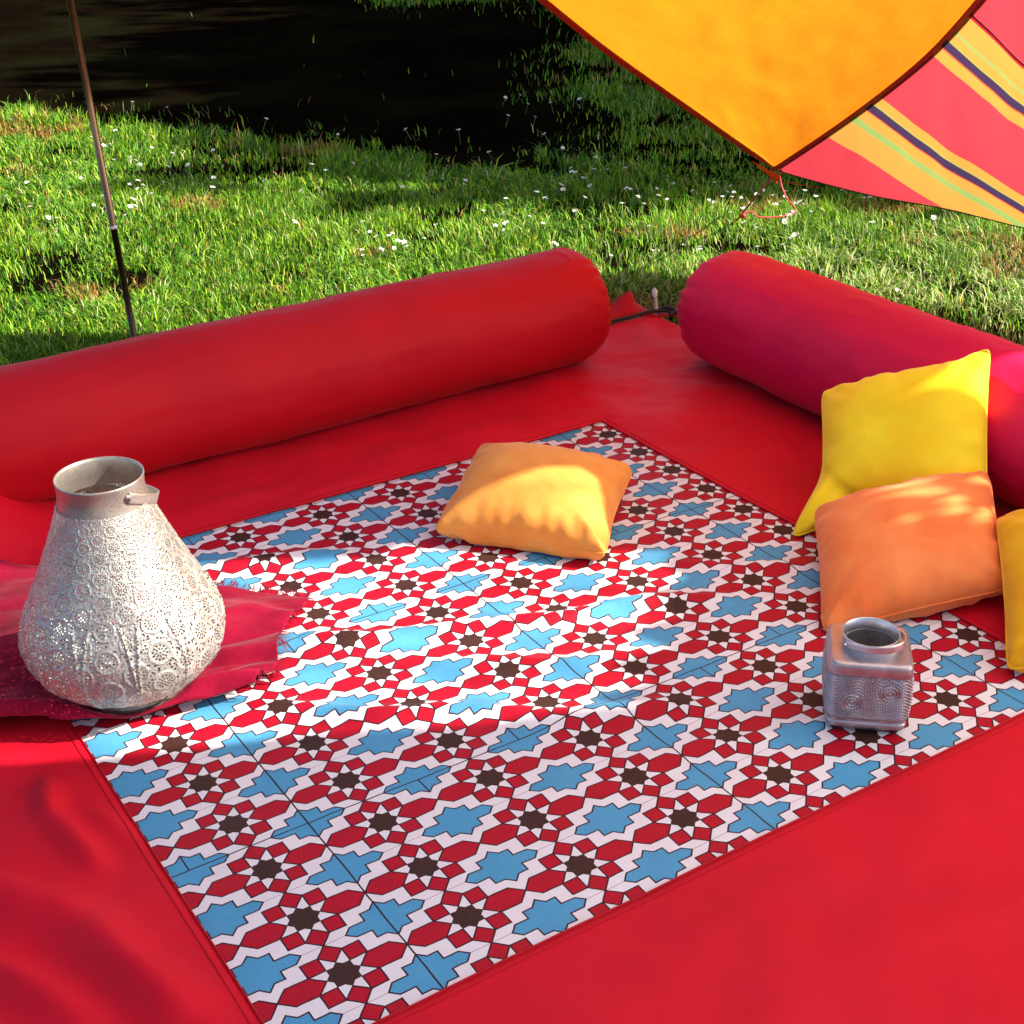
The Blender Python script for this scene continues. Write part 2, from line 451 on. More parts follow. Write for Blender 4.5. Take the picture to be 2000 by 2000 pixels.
# ------------------------------------------------------------------ bolsters
def bolster(p0, ang, t0, t1, r, mat, label, seed, caps=(True, True)):
    D = np.array([math.cos(ang), math.sin(ang), 0.0]); Nn = np.array([-D[1], D[0], 0]); Z = np.array([0, 0, 1.0])
    A = np.array([p0[0], p0[1], r + 0.012])
    root = empty('bolster', tuple(A + D * (t0 + t1) / 2 - np.array([0, 0, r])), label, 'bolster', 'red bolsters along the mat edges')
    n = 128; L = 150
    # profile: rounded shoulders at both ends
    cap = 0.105
    s = np.concatenate([np.linspace(0, 1, 26)[:-1] * cap, np.linspace(cap, (t1 - t0) - cap, L - 50), (t1 - t0) - cap * np.linspace(1, 0, 26)[1:]])
    de = np.minimum(s, (t1 - t0) - s)
    q = np.clip(de / cap, 0, 1)
    rad = r * (0.78 + 0.22 * (1 - (1 - q) ** 2.6) ** 0.5)
    th = np.linspace(0, 2 * np.pi, n, endpoint=False)
    TH, S = np.meshgrid(th, s, indexing='xy')
    RAD = np.repeat(rad[:, None], n, 1); DE = np.repeat(de[:, None], n, 1)
    # puckers gathered at the end seams, fading along the body
    puck = np.exp(-(DE / 0.055) ** 1.4)
    pn = np.sin(TH * 17 + 3 * np.sin(TH * 3 + seed)) * 0.6 + np.sin(TH * 29 + seed) * 0.4
    RAD = RAD * (1 + 0.034 * puck * pn) + 0.0050 * fbm(TH * 2.2 + seed, S * 2.6, seed, 3) * 2
    RAD = RAD + 0.0022 * np.sin(S * 9 + 2 * np.sin(TH + seed)) + 0.0030 * np.exp(-((fbm(TH * 1.5 + seed, S * 7, seed + 3, 2)) / 0.05) ** 2)
    zc = RAD * np.sin(TH)
    zc = np.where(zc < -r * 0.93, -r * 0.93 + (zc + r * 0.93) * 0.2, zc)      # sits flat on the mat
    Pp = A + D * (t0 + S)[..., None] + Nn * (RAD * np.cos(TH))[..., None] + Z * zc[..., None]
    link('cover', grid_mesh('cover', Pp, wrap_m=True), mat, root)
    for e, tt, sg in ((0, t0, -1), (-1, t1, 1)):
        ring = Pp[e]
        c = ring.mean(0)
        rows = []
        for k, f in enumerate(np.linspace(0, 1, 14)):
            bul = 0.022 * (1 - (1 - f) ** 2) * (1 + 0 * th)
            w_ = 0.004 * np.sin(th * 17 + 3 * np.sin(th * 3 + seed)) * (1 - f) * f * 4
            rows.append(ring * (1 - f) + c * f + D * sg * (bul + w_)[:, None])
        rows = np.array(rows)
        link('end_cap', grid_mesh('end_cap', rows, wrap_m=True), mat, root)
        link('end_seam', tube('end_seam', ring + (ring - c) * 0.012, 0.0030, 6, closed=True), M_HEM, root)
    return root
bolster((0.39293, 4.29706), 0.57083, -3.6, -0.192, 0.173, M_BOL_L, 'long red bolster along the far left mat edge, in front of the tent pole', 1)
bolster((0.53246, 4.31867), -1.02107, 0.195, 2.15, 0.176, M_BOL_R, 'crimson bolster along the right side of the mat, behind the yellow cushion', 4)

# ------------------------------------------------------------------ cushions
def cushion(P4, thick, mat, seam_mat, label, seed, pull=0.055, front_sign=1, wr=1.0, sag=0.0, deform=None):
    BL, BRc, TR, TL = [np.array(p, float) for p in P4]
    c = (BL + BRc + TR + TL) / 4
    nrm = np.cross(BRc - BL, TL - BL); nrm /= np.linalg.norm(nrm)
    root = empty('cushion', (c[0], c[1], max(0, min(p[2] for p in P4))), label, 'cushion', 'velvet cushions')
    n = 72
    u = np.sin(np.linspace(-1, 1, n) * np.pi / 2 * 0.96) / math.sin(np.pi / 2 * 0.96)
    U, V = np.meshgrid(u, u, indexing='ij')
    Ue = U * (1 - pull * (1 - V ** 2) * np.abs(U) ** 2) ; Ve = V * (1 - pull * (1 - U ** 2) * np.abs(V) ** 2)
    # pinched ears: corners reach out a little further
    ear = (np.abs(U * V)) ** 9
    Ue = Ue * (1 - 0.045 * ear); Ve = Ve * (1 - 0.045 * ear)
    a = (Ue + 1) / 2; b = (Ve + 1) / 2
    def bil(a, b): return (BL * ((1 - a) * (1 - b))[..., None] + BRc * (a * (1 - b))[..., None] + TR * (a * b)[..., None] + TL * ((1 - a) * b)[..., None])
    base = bil(a, b)
    prof = np.clip((1 - np.abs(U) ** 2.3) * (1 - np.abs(V) ** 2.3), 0, 1) ** 0.46
    sides = []
    for sgn in (1, -1):
        # wrinkles radiate from corners and run in from the seams
        ang = np.arctan2(V, U)
        edge = np.exp(-((1 - np.maximum(np.abs(U), np.abs(V))) / 0.22) ** 2)
        wv = fbm(U * 5.5 + seed * 3.1 + sgn, V * 1.2 + 0.2 * seed, seed, 2) * (np.abs(V) > np.abs(U)) + fbm(U * 1.2, V * 5.5 + seed + sgn, seed + 5, 2) * (np.abs(U) >= np.abs(V))
        corner = np.exp(-((1 - np.abs(U)) ** 2 + (1 - np.abs(V)) ** 2) / 0.20)
        cw = np.sin((np.abs(U) - np.abs(V)) * 16 + seed)
        pk = np.sin((V * (np.abs(U) >= np.abs(V)) + U * (np.abs(V) > np.abs(U))) * 24 + 5 * fbm(U * 4 + seed, V * 4, seed + 2, 2)) * np.exp(-((1 - np.maximum(np.abs(U), np.abs(V))) / 0.13) ** 2)
        soft = fbm(U * 1.6 + seed, V * 1.6 - sgn, seed + 9, 2)
        h = thick / 2 * prof * (1 + 0.16 * soft) + wr * (0.030 * wv * edge * prof ** 0.4 + 0.0011 * pk * (prof > 0.02) + 0.0050 * cw * corner * (prof > 0.02))
        h = np.where(prof <= 0.001, 0, np.maximum(h, 0.0))
        Q = base + nrm * (sgn * h)[..., None]
        Q = Q - np.array([0, 0, 1]) * (sag * (1 - U ** 2) * (1 - V ** 2))[..., None]
        if deform is not None: Q = deform(Q, U, V, sgn)
        # rest on the mat
        fl = mat_z(Q[..., 0], Q[..., 1]) + 0.006
        Q[..., 2] = np.where(Q[..., 2] < fl, fl + 0.10 * np.maximum(Q[..., 2] - fl, -0.03) * 0, Q[..., 2])
        sides.append(Q)
    VA = np.concatenate([sides[0].reshape(-1, 3), sides[1].reshape(-1, 3)])
    F1 = grid_faces(n, n); F2 = grid_faces(n, n)[:, ::-1] + n * n
    me = mesh_np('cover', VA, np.concatenate([F1, F2]))
    bm = bmesh.new(); bm.from_mesh(me); bmesh.ops.remove_doubles(bm, verts=bm.verts, dist=0.0004); bm.to_mesh(me); bm.free()
    for p in me.polygons: p.use_smooth = True
    link('cover', me, mat, root)
    Q = (sides[0] + sides[1]) / 2
    loop = np.concatenate([Q[:-1, 0], Q[-1, :-1], Q[:0:-1, -1], Q[0, :0:-1]])
    link('seam', tube('seam', loop, 0.0026, 6, closed=True), seam_mat, root)
    return root
cushion([(-0.187, 2.959, 0.052), (0.210, 2.819, 0.050), (0.307, 3.214, 0.075), (-0.088, 3.329, 0.085)], 0.200, M_APR, M_APR,
        'apricot orange cushion lying flat on the printed mat, half in sun', 2, pull=0.07)
def ear_deform(Q, U, V, sgn):
    # bottom left corner flops forward and outward as an ear
    k = np.exp(-(((U + 1) / 0.30) ** 2 + ((V + 1) / 0.34) ** 2))
    Q = Q + np.array([-0.085, -0.085, -0.035]) * k[..., None]
    fold = np.exp(-((U + V + 1.45) / 0.10) ** 2) * np.exp(-(((U + 1) / 0.6) ** 2 + ((V + 1) / 0.6) ** 2))
    Q = Q + np.array([0.012, 0.028, 0.0]) * (fold * sgn)[..., None]
    k2 = np.exp(-(((U - 1) / 0.22) ** 2 + ((V - 1) / 0.22) ** 2))
    return Q + np.array([0.004, 0.0, 0.018]) * k2[..., None]
cushion([(0.735, 3.040, 0.050), (1.080, 2.875, 0.060), (1.120, 3.140, 0.390), (0.770, 3.290, 0.245)], 0.190, M_YEL, M_YEL,
        'bright yellow cushion leaning upright against the crimson bolster', 5, pull=0.03, deform=ear_deform)
cushion([(0.633, 2.520, 0.020), (1.047, 2.605, 0.066), (1.094, 2.955, 0.168), (0.690, 2.930, 0.100)], 0.185, M_ORA, M_ORA,
        'deep orange cushion propped on the yellow one, behind the square lantern', 8, pull=0.035)
cushion([(0.956, 2.345, 0.030), (1.340, 2.399, 0.049), (1.413, 2.770, 0.217), (1.040, 2.745, 0.165)], 0.190, M_YEL2, M_YEL2,
        'golden yellow cushion cut off by the right picture edge', 11, pull=0.05)

# ------------------------------------------------------------------ pear-shaped lantern
def lantern_metal(name, base, holes, rough=0.38, metal=0.55, N=20.0, speck=0.60):
    m, t = newmat(name)
    u, v, uvv = t.uv()
    o = t.obj()
    st = t.noise(o, 26, 5, 0.65); sp = t.noise(o, 300, 2)
    c = t.mix(t.ramp(st, 0.35, 0.72), [x * 0.74 for x in base], [min(1, x * 1.06) for x in base])
    c = t.mix(t.ramp(sp, speck, speck + 0.12), c, (0.22, 0.17, 0.11))
    r = t.add(rough, t.mul(st, 0.15))
    if holes == 'pear':
        cidx = t.m('ROUND', u); dx = t.sub(u, cidx)
        odd = t.m('FLOORED_MODULO', cidx, 2.0)
        vr = t.sub(t.m('DIVIDE', v, 1.25), t.mul(odd, 0.5)); dy = t.mul(t.sub(vr, t.m('ROUND', vr)), 1.25)
        rho = t.m('SQRT', t.add(t.mul(dx, dx), t.mul(dy, dy)))
        ang = t.m('ARCTAN2', dy, dx)
        h1 = t.mul(t.gt(t.m('COSINE', t.mul(ang, 8.0)), 0.15), t.lt(t.ab(t.sub(rho, 0.145)), 0.048))
        h2 = t.mul(t.gt(t.m('COSINE', t.add(t.mul(ang, 12.0), 3.1416)), 0.1), t.lt(t.ab(t.sub(rho, 0.275)), 0.050))
        h0 = t.lt(rho, 0.038)
        vo = t.n.new('ShaderNodeTexVoronoi'); t.l.new(uvv, vo.inputs['Vector']); vo.inputs['Scale'].default_value = 8.0; vo.inputs['Randomness'].default_value = 0.75
        h3 = t.mul(t.gt(rho, 0.47), t.lt(vo.outputs['Distance'], 0.40))
        hole = t.mx(h0, h1, h2, h3)
        hgt = t.add(t.mul(vo.outputs['Distance'], 0.6), t.mul(t.lt(t.ab(t.sub(rho, 0.42)), 0.03), 0.5))
        s = t.bsdf(c, r, metal, 0.5, normal=t.bump(hgt, 0.5, 0.004))
        s = t.mixs(hole, s, t.node('ShaderNodeBsdfTransparent'))
    elif holes == 'square':
        hole = t.m('MULTIPLY', t.lt(t.m('FRACT', u), 0.0), 0.0)
        s = t.bsdf(c, r, metal, 0.5, normal=t.bump(sp, 0.25, 0.001))
    else:
        s = t.bsdf(c, r, metal, 0.5, normal=t.bump(t.add(st, t.mul(sp, 0.3)), 0.25, 0.003))
    t.surf(s)
    return m
M_SILVER = lantern_metal('champagne_filigree', (0.57, 0.56, 0.50), 'pear', 0.36, 0.58)
M_BAND = lantern_metal('champagne_band', (0.50, 0.45, 0.39), None, 0.32, 0.7)
M_PEWTER = lantern_metal('embossed_pewter', (0.52, 0.46, 0.48), None, 0.27, 0.82, speck=0.72)
M_PEWTER_B = lantern_metal('bright_pewter', (0.74, 0.73, 0.74), None, 0.22, 0.85, speck=0.75)

LC = np.array([-0.752, 2.372, 0.0])
KZ, KR = 0.93, 0.965
prof = [(0.000, 0.088), (0.012, 0.094), (0.022, 0.112), (0.045, 0.146), (0.075, 0.174), (0.105, 0.192), (0.135, 0.1975), (0.165, 0.195), (0.205, 0.183), (0.25, 0.163), (0.30, 0.140), (0.345, 0.121), (0.385, 0.105), (0.42, 0.0925), (0.437, 0.0875)]
pz = np.array([p[0] for p in prof]) * KZ; prr = np.array([p[1] for p in prof]) * KR
def smooth_profile(z, x, n):
    tt = np.linspace(0, len(z) - 1, n)
    pts = catmull(np.column_stack([x, z, 0 * z]), 20)
    d = np.r_[0, np.cumsum(np.linalg.norm(np.diff(pts, axis=0), axis=1))]
    s = np.linspace(0, d[-1], n)
    return np.interp(s, d, pts[:, 1]), np.interp(s, d, pts[:, 0]), s
zz, rr, ss = smooth_profile(pz, prr, 230)
NM = 24
vv = np.r_[0, np.cumsum(np.diff(ss) * NM / (2 * np.pi * 0.5 * (rr[1:] + rr[:-1])))]
nth = 640
uu = np.linspace(0, NM, nth + 1)
Ug, Vg = np.meshgrid(uu, vv, indexing='xy')
ci = np.round(Ug); odd = ci % 2
vr = Vg / 1.25 - 0.5 * odd; dyy = (vr - np.round(vr)) * 1.25; dxx = Ug - ci
rho = np.sqrt(dxx ** 2 + dyy ** 2)
loc = (2 * np.pi * rr / NM)[:, None]
disp = 0.040 * np.exp(-((rho - 0.43) / 0.030) ** 2) + 0.025 * np.exp(-(rho / 0.10) ** 2) - 0.012 * (rho > 0.48) * (0.5 + fbm(Ug * 5, Vg * 5, 21, 2))
disp = disp * loc
# petal ribs rising from the foot
rib = np.abs(((Ug + 1) % 2.0) - 1.0)
disp = disp + 0.0035 * np.exp(-((rib - 0.06 - 0.5 * np.clip((zz[:, None] - 0.10) / 0.16, 0, 1) ** 2) / 0.05) ** 2) * (zz[:, None] < 0.22)
fade = np.clip((zz[:, None] - 0.012) / 0.02, 0, 1)
Rg = rr[:, None] + disp * fade
ang = 2 * np.pi * Ug / NM + 0.35
P = np.stack([LC[0] + Rg * np.cos(ang), LC[1] + Rg * np.sin(ang), LC[2] + 0.028 + zz[:, None] + 0 * Ug], -1)
lan = empty('pear_lantern', (LC[0], LC[1], 0.02), 'large silver pear-shaped filigree lantern standing on the crimson cloth', 'lantern', 'metal lanterns on the mat')
link('filigree_body', grid_mesh('filigree_body', P, np.stack([Ug, Vg], -1)), M_SILVER, lan)
def lathe(name, c, prof, mat, parent, n=96):
    a = np.linspace(0, 2 * np.pi, n, endpoint=False)
    P = np.array([[(c[0] + r * math.cos(t), c[1] + r * math.sin(t), c[2] + z) for t in a] for r, z in prof])
    return link(name, grid_mesh(name, P, wrap_m=True), mat, parent)
lathe('neck_band', LC, [(0.0845, 0.428), (0.0835, 0.433), (0.0800, 0.448), (0.0788, 0.462), (0.0800, 0.476), (0.0810, 0.481), (0.0800, 0.4845), (0.0780, 0.4835), (0.0765, 0.478), (0.0758, 0.462), (0.0770, 0.448), (0.0805, 0.428)], M_BAND, lan)
lathe('foot_ring', LC, [(0.078, 0.012), (0.086, 0.012), (0.090, 0.017), (0.091, 0.030), (0.086, 0.034), (0.078, 0.030), (0.076, 0.020), (0.078, 0.012)], M_BAND, lan)
lathe('base_plate', LC, [(0.086, 0.031), (0.04, 0.032), (0.001, 0.032)], M_BAND, lan)
# carrying handle: flat strap hinged on two rivets and folded down to the right
def strap_handle(c, r, zp, az, drop, rad, width, mat, parent, rivr):
    ax = np.array([math.cos(az), math.sin(az), 0]); out = np.array([ax[1], -ax[0], 0])
    if out[0] < 0: out = -out
    pl = out * math.cos(drop) - np.array([0, 0, 1]) * math.sin(drop)
    L, R = [], []
    nn = np.cross(ax, pl)
    for t in np.linspace(0, np.pi, 60):
        p = np.array([c[0], c[1], zp]) + ax * (r * math.cos(t)) + pl * (rad * math.sin(t))
        wv = nn * width / 2
        L.append(p + wv); R.append(p - wv)
    o = ribbon('handle', L, R, mat, parent, 0.0028)
    for s in (1, -1):
        p = np.array([c[0], c[1], zp]) + ax * (s * (r + 0.0005))
        link('rivet', tube('rivet', [p, p + ax * s * 0.003, p + ax * s * 0.005], [rivr, rivr * 0.9, rivr * 0.3], 12), mat, parent)
strap_handle(LC, 0.0815, 0.460, math.radians(-40), math.radians(26), 0.116, 0.021, M_BAND, lan, 0.006)

# ------------------------------------------------------------------ square lantern
QC = np.array([0.655, 2.245, 0.0]); QROT = math.radians(-10)
KQ = 0.93
cub = empty('square_lantern', (QC[0], QC[1], 0.015), 'small square pewter lantern embossed with beaded waves, by the orange cushion', 'lantern', 'metal lanterns on the mat')
def sq_r(th, hw, p=5.0):
    return hw / (np.abs(np.cos(th)) ** p + np.abs(np.sin(th)) ** p) ** (1 / p)
hs = [(0.000, 0.060), (0.004, 0.066), (0.012, 0.071), (0.020, 0.0735), (0.026, 0.0715), (0.034, 0.0735), (0.045, 0.0755), (0.075, 0.077), (0.105, 0.077), (0.122, 0.0765), (0.130, 0.0745), (0.138, 0.0765), (0.147, 0.0755), (0.155, 0.0735), (0.159, 0.069), (0.1605, 0.060), (0.161, 0.049)]
zz, rr, ss = smooth_profile(np.array([h[0] for h in hs]) * KQ, np.array([h[1] for h in hs]), 260)
nth = 560
th = np.linspace(0, 2 * np.pi, nth, endpoint=False)
TH, ZZ = np.meshgrid(th, zz, indexing='xy')
RR = np.repeat(rr[:, None], nth, 1)
Pn = np.clip((RR - 0.049) / 0.02, 0, 1)
rad = sq_r(TH, RR, 9.0) * Pn + RR * (1 - Pn)
# face coordinate, -1..1 across each side
fa = ((TH + np.pi / 4) % (np.pi / 2)) - np.pi / 4
fx = np.tan(fa) * 0.077
# running wave: arcs swirl about two centres on each face
zc = ZZ - 0.078
ph = zc + 0.016 * np.sin(fx * 2 * np.pi / 0.085)
d1 = np.hypot(fx + 0.030, zc + 0.010); d2 = np.hypot(fx - 0.036, zc - 0.012)
spd = np.minimum(d1, d2)
mixk = np.clip((spd - 0.012) / 0.012, 0, 1)
phase = np.where(spd < 0.020, spd, 0.020 + np.abs(ph) * 0 + (ph - 0.0) * 1.0)
beads = np.sin(phase * 2 * np.pi / 0.0066) 
along = np.sin((fx * 0.9 + 0.35 * np.sin(zc * 60) * 0.01) * 2 * np.pi / 0.0042)
body = ((ZZ > 0.036) & (ZZ < 0.122)).astype(float)
emb = body * (0.0019 * beads + 0.0013 * along * (beads > -0.2))
rimb = sum(np.exp(-((ZZ - z0) / 0.0022) ** 2) for z0 in (0.012, 0.033, 0.1245, 0.150))
emb = emb + rimb * (0.0010 + 0.0009 * np.sin(fx * 2 * np.pi / 0.005))
rad = rad + emb * (RR > 0.058)
ca, sa = math.cos(QROT), math.sin(QROT)
xx = rad * np.cos(TH); yy = rad * np.sin(TH)
P = np.stack([QC[0] + xx * ca - yy * sa, QC[1] + xx * sa + yy * ca, 0.017 + ZZ], -1)
link('embossed_body', grid_mesh('embossed_body', P, wrap_m=True), M_PEWTER, cub)
QN = np.array([QC[0], QC[1], 0.0])
lathe('neck_ring', QN, [(r_ * 1.04, z_ - 0.025) for r_, z_ in [(0.0495, 0.183), (0.0500, 0.190), (0.0502, 0.212), (0.0510, 0.2155), (0.0500, 0.217), (0.0485, 0.2155), (0.0480, 0.190), (0.0475, 0.165), (0.0480, 0.150)]], M_PEWTER_B, cub, 72)
lathe('inner_floor', QN, [(0.060, 0.026), (0.03, 0.026), (0.001, 0.026)], simple_mat('dark_floor_metal', (0.03, 0.025, 0.03), 0.5, 0.6), cub, 48)  # lantern floor set darker than its body metal
strap_handle(QN, 0.0545, 0.180, math.radians(205), math.radians(-12), 0.072, 0.014, M_PEWTER_B, cub, 0.004)
M_FOOT = simple_mat('dark_rubber', (0.03, 0.028, 0.03), 0.6)
for sx in (-1, 1):
    for sy in (-1, 1):
        px, py = 0.052 * sx, 0.052 * sy
        p = np.array([QC[0] + px * ca - py * sa, QC[1] + px * sa + py * ca, 0.0])
        link('foot', tube('foot', [p + [0, 0, 0.010], p + [0, 0, 0.013], p + [0, 0, 0.021]], [0.007, 0.009, 0.010], 12), M_FOOT, cub)

# ------------------------------------------------------------------ crimson cloth under the lantern
cloth = empty('crimson_cloth', (-0.8, 2.4, 0.0), 'crumpled crimson cloth with a frayed end, spread under the pear lantern', 'cloth')
BLc, BRc_, TRc, TLc = np.array([-1.45, 2.05]), np.array([-0.505, 2.335]), np.array([-0.455, 2.70]), np.array([-1.46, 2.96])
nu, nv = 220, 120
a = np.linspace(0, 1, nu); b = np.linspace(0, 1, nv)
Ag, Bg = np.meshgrid(a, b, indexing='ij')
XYc = BLc * ((1 - Ag) * (1 - Bg))[..., None] + BRc_ * (Ag * (1 - Bg))[..., None] + TRc * (Ag * Bg)[..., None] + TLc * ((1 - Ag) * Bg)[..., None]
XYc = XYc + np.stack([0.014 * np.sin(Bg * 7.5) * Ag ** 8, 0.012 * np.sin(Ag * 6) * (1 - Bg) ** 3 + 0.010 * np.sin(Ag * 17) * Bg ** 4], -1)
x, y = XYc[..., 0], XYc[..., 1]
rl = np.hypot(x - LC[0], y - LC[1])
wv_ = fbm(Ag * 2.6, Bg * 2.6, 31, 2)
fld = np.sin(Bg * 21 + 4 * np.sin(Ag * 3) + 9 * wv_) * 0.009 * (0.4 + 1.4 * np.clip(fbm(Ag * 4, Bg * 5, 36, 2) + 0.4, 0, 1)) + np.sin(Bg * 11 - Ag * 6 + 1 + 5 * wv_) * 0.013 + 0.022 * fbm(Ag * 7 + 3 * wv_, Bg * 6, 38, 2)
fld = fld * np.clip((rl - 0.09) / 0.10, 0, 1) * np.clip((Ag - 0.25) / 0.3, 0.25, 1)
roll = 0.042 * np.exp(-((Bg - 0.05) / 0.055) ** 2) * np.clip((rl - 0.10) / 0.05, 0, 1)
inner = np.clip((0.115 - rl) / 0.03, 0, 1)
zc = np.maximum(mat_z(x, y), mat_z(x, y) + border_extra(x, y) * (x < -0.87)) + 0.010 + np.abs(fld) + roll * 1.0 + 0.006 * fbm(Ag * 12, Bg * 8, 33, 2) * (1 - inner)
zc = zc * (1 - inner) + np.minimum(zc, 0.0115) * inner
edge = np.minimum(np.minimum(Ag, 1 - Ag) * 8, np.minimum(Bg, 1 - Bg) * 10)
def cloth_mat():
    m, t = newmat('crimson_cloth')
    o = t.obj()
    a_ = t.noise(o, 11, 4, 0.6); f_ = t.noise(o, 650, 2)
    c = t.mix(t.ramp(a_, 0.35, 0.68), (0.20, 0.004, 0.020), (0.33, 0.007, 0.036))
    c = t.mix(t.mul(f_, 0.35), c, (0.13, 0.002, 0.012))
    t.surf(t.bsdf(c, 0.9, 0, 0.05, 0.12, 0.4, t.bump(t.add(t.noise(o, 40, 5, 0.65), t.mul(f_, 0.2)), 0.55, 0.005)))
    return m
M_CLOTH = cloth_mat()
co = link('sheet', grid_mesh('sheet', np.stack([x, y, zc], -1)), M_CLOTH, cloth)
sd = co.modifiers.new('thick', 'SOLIDIFY'); sd.thickness = 0.0025; sd.offset = 1
V, F = [], []
for k in range(300):                                             # frayed threads along the end and far edge
    if k < 110:
        bb = random.random(); q = (nu - 1, int(bb * (nv - 1))); d = np.array([1.0, random.uniform(-0.5, 0.5), 0])
    else:
        aa = random.uniform(0.45, 1); q = (int(aa * (nu - 1)), nv - 1); d = np.array([random.uniform(-0.4, 0.7), 1.0, 0])
    p = np.array([x[q], y[q], zc[q] + 0.002]); d /= np.linalg.norm(d)
    Ln = random.uniform(0.008, 0.026) if k < 110 else random.uniform(0.015, 0.045); sdv = np.array([-d[1], d[0], 0]) * 0.0009
    mid = p + d * Ln * 0.5 + np.array([random.uniform(-.004, .004), random.uniform(-.004, .004), 0.004]); end = p + d * Ln; end[2] = max(0.022, p[2] - 0.012)
    s = len(V); V += [p - sdv, p + sdv, mid + sdv, mid - sdv, end + sdv * .6, end - sdv * .6]; F += [(s, s + 1, s + 2, s + 3), (s + 3, s + 2, s + 4, s + 5)]
fr = link('fringe', mesh_np('fringe', V, F), M_CLOTH, cloth); fr['kind'] = 'stuff'

# ------------------------------------------------------------------ tent pole
def pole_mat():
    m, t = newmat('pole_metal')
    t.surf(t.bsdf((0.26, 0.15, 0.075), 0.25, 0.8, 0.5, normal=t.bump(t.noise(t.obj(), 200, 2), 0.05, 0.001)))
    return m
M_POLE = pole_mat(); M_RING = simple_mat('pale_ring', (0.75, 0.73, 0.74), 0.35)
M_WOOD = simple_mat('dark_pole_foot', (0.030, 0.012, 0.008), 0.35, 0.3)
pole = empty('tent_pole', (-1.236, 4.50, 0), 'slim metal tent pole in three sections behind the long left bolster', 'tent pole')
pb = np.array([-1.233, 4.50, -0.05]); pt_ = np.array([-1.345, 4.53, 2.4])
pp = lambda z: pb + (pt_ - pb) * ((z + 0.05) / 2.45)
zs = [-0.05, 0.365, 1.245, 2.4]
for k in range(3):
    r0 = (0.0105, 0.0115, 0.0120)[k]
    link('section', tube('section', [pp(zs[k] + 0.004), pp((zs[k] + zs[k + 1]) / 2), pp(zs[k + 1] - 0.004)], r0, 16), M_WOOD if k == 0 else M_POLE, pole)
for z in zs[1:3]:
    link('ferrule', tube('ferrule', [pp(z - 0.005), pp(z - 0.003), pp(z + 0.003), pp(z + 0.005)], [0.0118, 0.0135, 0.0135, 0.0118], 16), M_RING, pole)

# ------------------------------------------------------------------ tarp shelter
def tarp_mat(name, color, transl=0.55, wrinkle=0.30):
    m, t = newmat(name)
    o = t.obj()
    f = t.noise(o, 3.0, 4)
    c = t.mix(f, [x * 0.92 for x in color], [min(1, x * 1.06) for x in color])
    nrm = t.bump(t.add(t.noise(o, 5, 4, 0.6), t.mul(t.noise(o, 700, 1), 0.02)), wrinkle, 0.03)
    d = t.bsdf(c, 0.5, 0, 0.3, normal=nrm)
    tr = t.n.new('ShaderNodeBsdfTranslucent'); t.put(tr.inputs['Color'], c); t.l.new(nrm, tr.inputs['Normal'])
    t.surf(t.mixs(transl, d, tr.outputs[0]))
    return m
M_TARP = tarp_mat('marigold_nylon', (0.74, 0.235, 0.010), 0.46)
M_TARP_RED = tarp_mat('red_hem_nylon', (0.45, 0.012, 0.010), 0.3)
M_TARP_ORG = tarp_mat('orange_patch_nylon', (0.80, 0.10, 0.008), 0.30)
def stripe_mat():
    m, t = newmat('striped_nylon')
    u, v, uvv = t.uv()
    u = t.add(u, t.mul(t.sub(t.noise(uvv, 2.5, 2), 0.5), 0.012))
    rose = (0.32, 0.027, 0.040); yel = (0.40, 0.165, 0.034); blk = (0.030, 0.016, 0.045); grn = (0.15, 0.21, 0.060); org = (0.60, 0.06, 0.02); drk = (0.010, 0.003, 0.004)
    stops = [(-9, rose), (0.280, yel), (0.408, grn), (0.445, yel), (0.500, org), (0.506, blk), (0.548, grn), (0.554, yel), (0.606, rose), (0.963, yel), (1.028, org), (1.036, blk), (1.083, grn), (1.089, yel), (1.139, grn), (1.156, yel), (1.268, (0.45, 0.008, 0.02)), (1.280, drk), (1.292, rose)]
    c = t.mix(0.0, rose, rose)
    for e, k in stops[1:]: c = t.mix(t.gt(u, e), c, k)
    o = t.obj()
    nrm = t.bump(t.noise(o, 4, 3), 0.12, 0.03)
    d = t.bsdf(c, 0.5, 0, 0.3, normal=nrm)
    tr = t.n.new('ShaderNodeBsdfTranslucent'); t.put(tr.inputs['Color'], c); t.l.new(nrm, tr.inputs['Normal'])
    t.surf(t.mixs(0.6, d, tr.outputs[0]))
    return m
M_STRIPE = stripe_mat()
C0 = np.array([0.96825, 5.1, 0.37608])
tarp = empty('tarp_shelter', (0.97, 5.1, 0.3), 'marigold tarp shelter with a striped side wing and red hems, its corner tied down low', 'tarp')
LE = [C0, (0.8611, 4.95, 0.4572), (0.5946, 4.62, 0.6769), (0.3088, 4.22, 0.92), (0.1212, 3.9, 1.0986), (-0.0197, 3.6, 1.2414), (-0.10, 3.2, 1.43)]
RE = [C0, (0.9748, 5.06, 0.3906), (1.1454, 4.75, 0.6221), (1.2427, 4.35, 0.86), (1.2538, 3.95, 1.0691), (1.2287, 3.65, 1.2113), (1.24, 3.25, 1.43)]
BE = [C0, (0.997, 5.07, 0.3553), (1.2701, 4.95, 0.3011), (1.4887, 4.8, 0.2888), (1.7169, 4.65, 0.258), (1.8664, 4.5, 0.2525), (2.20, 4.15, 0.28)]
Lc, Rc, Bc = catmull(LE, 12), catmull(RE, 12), catmull(BE, 12)
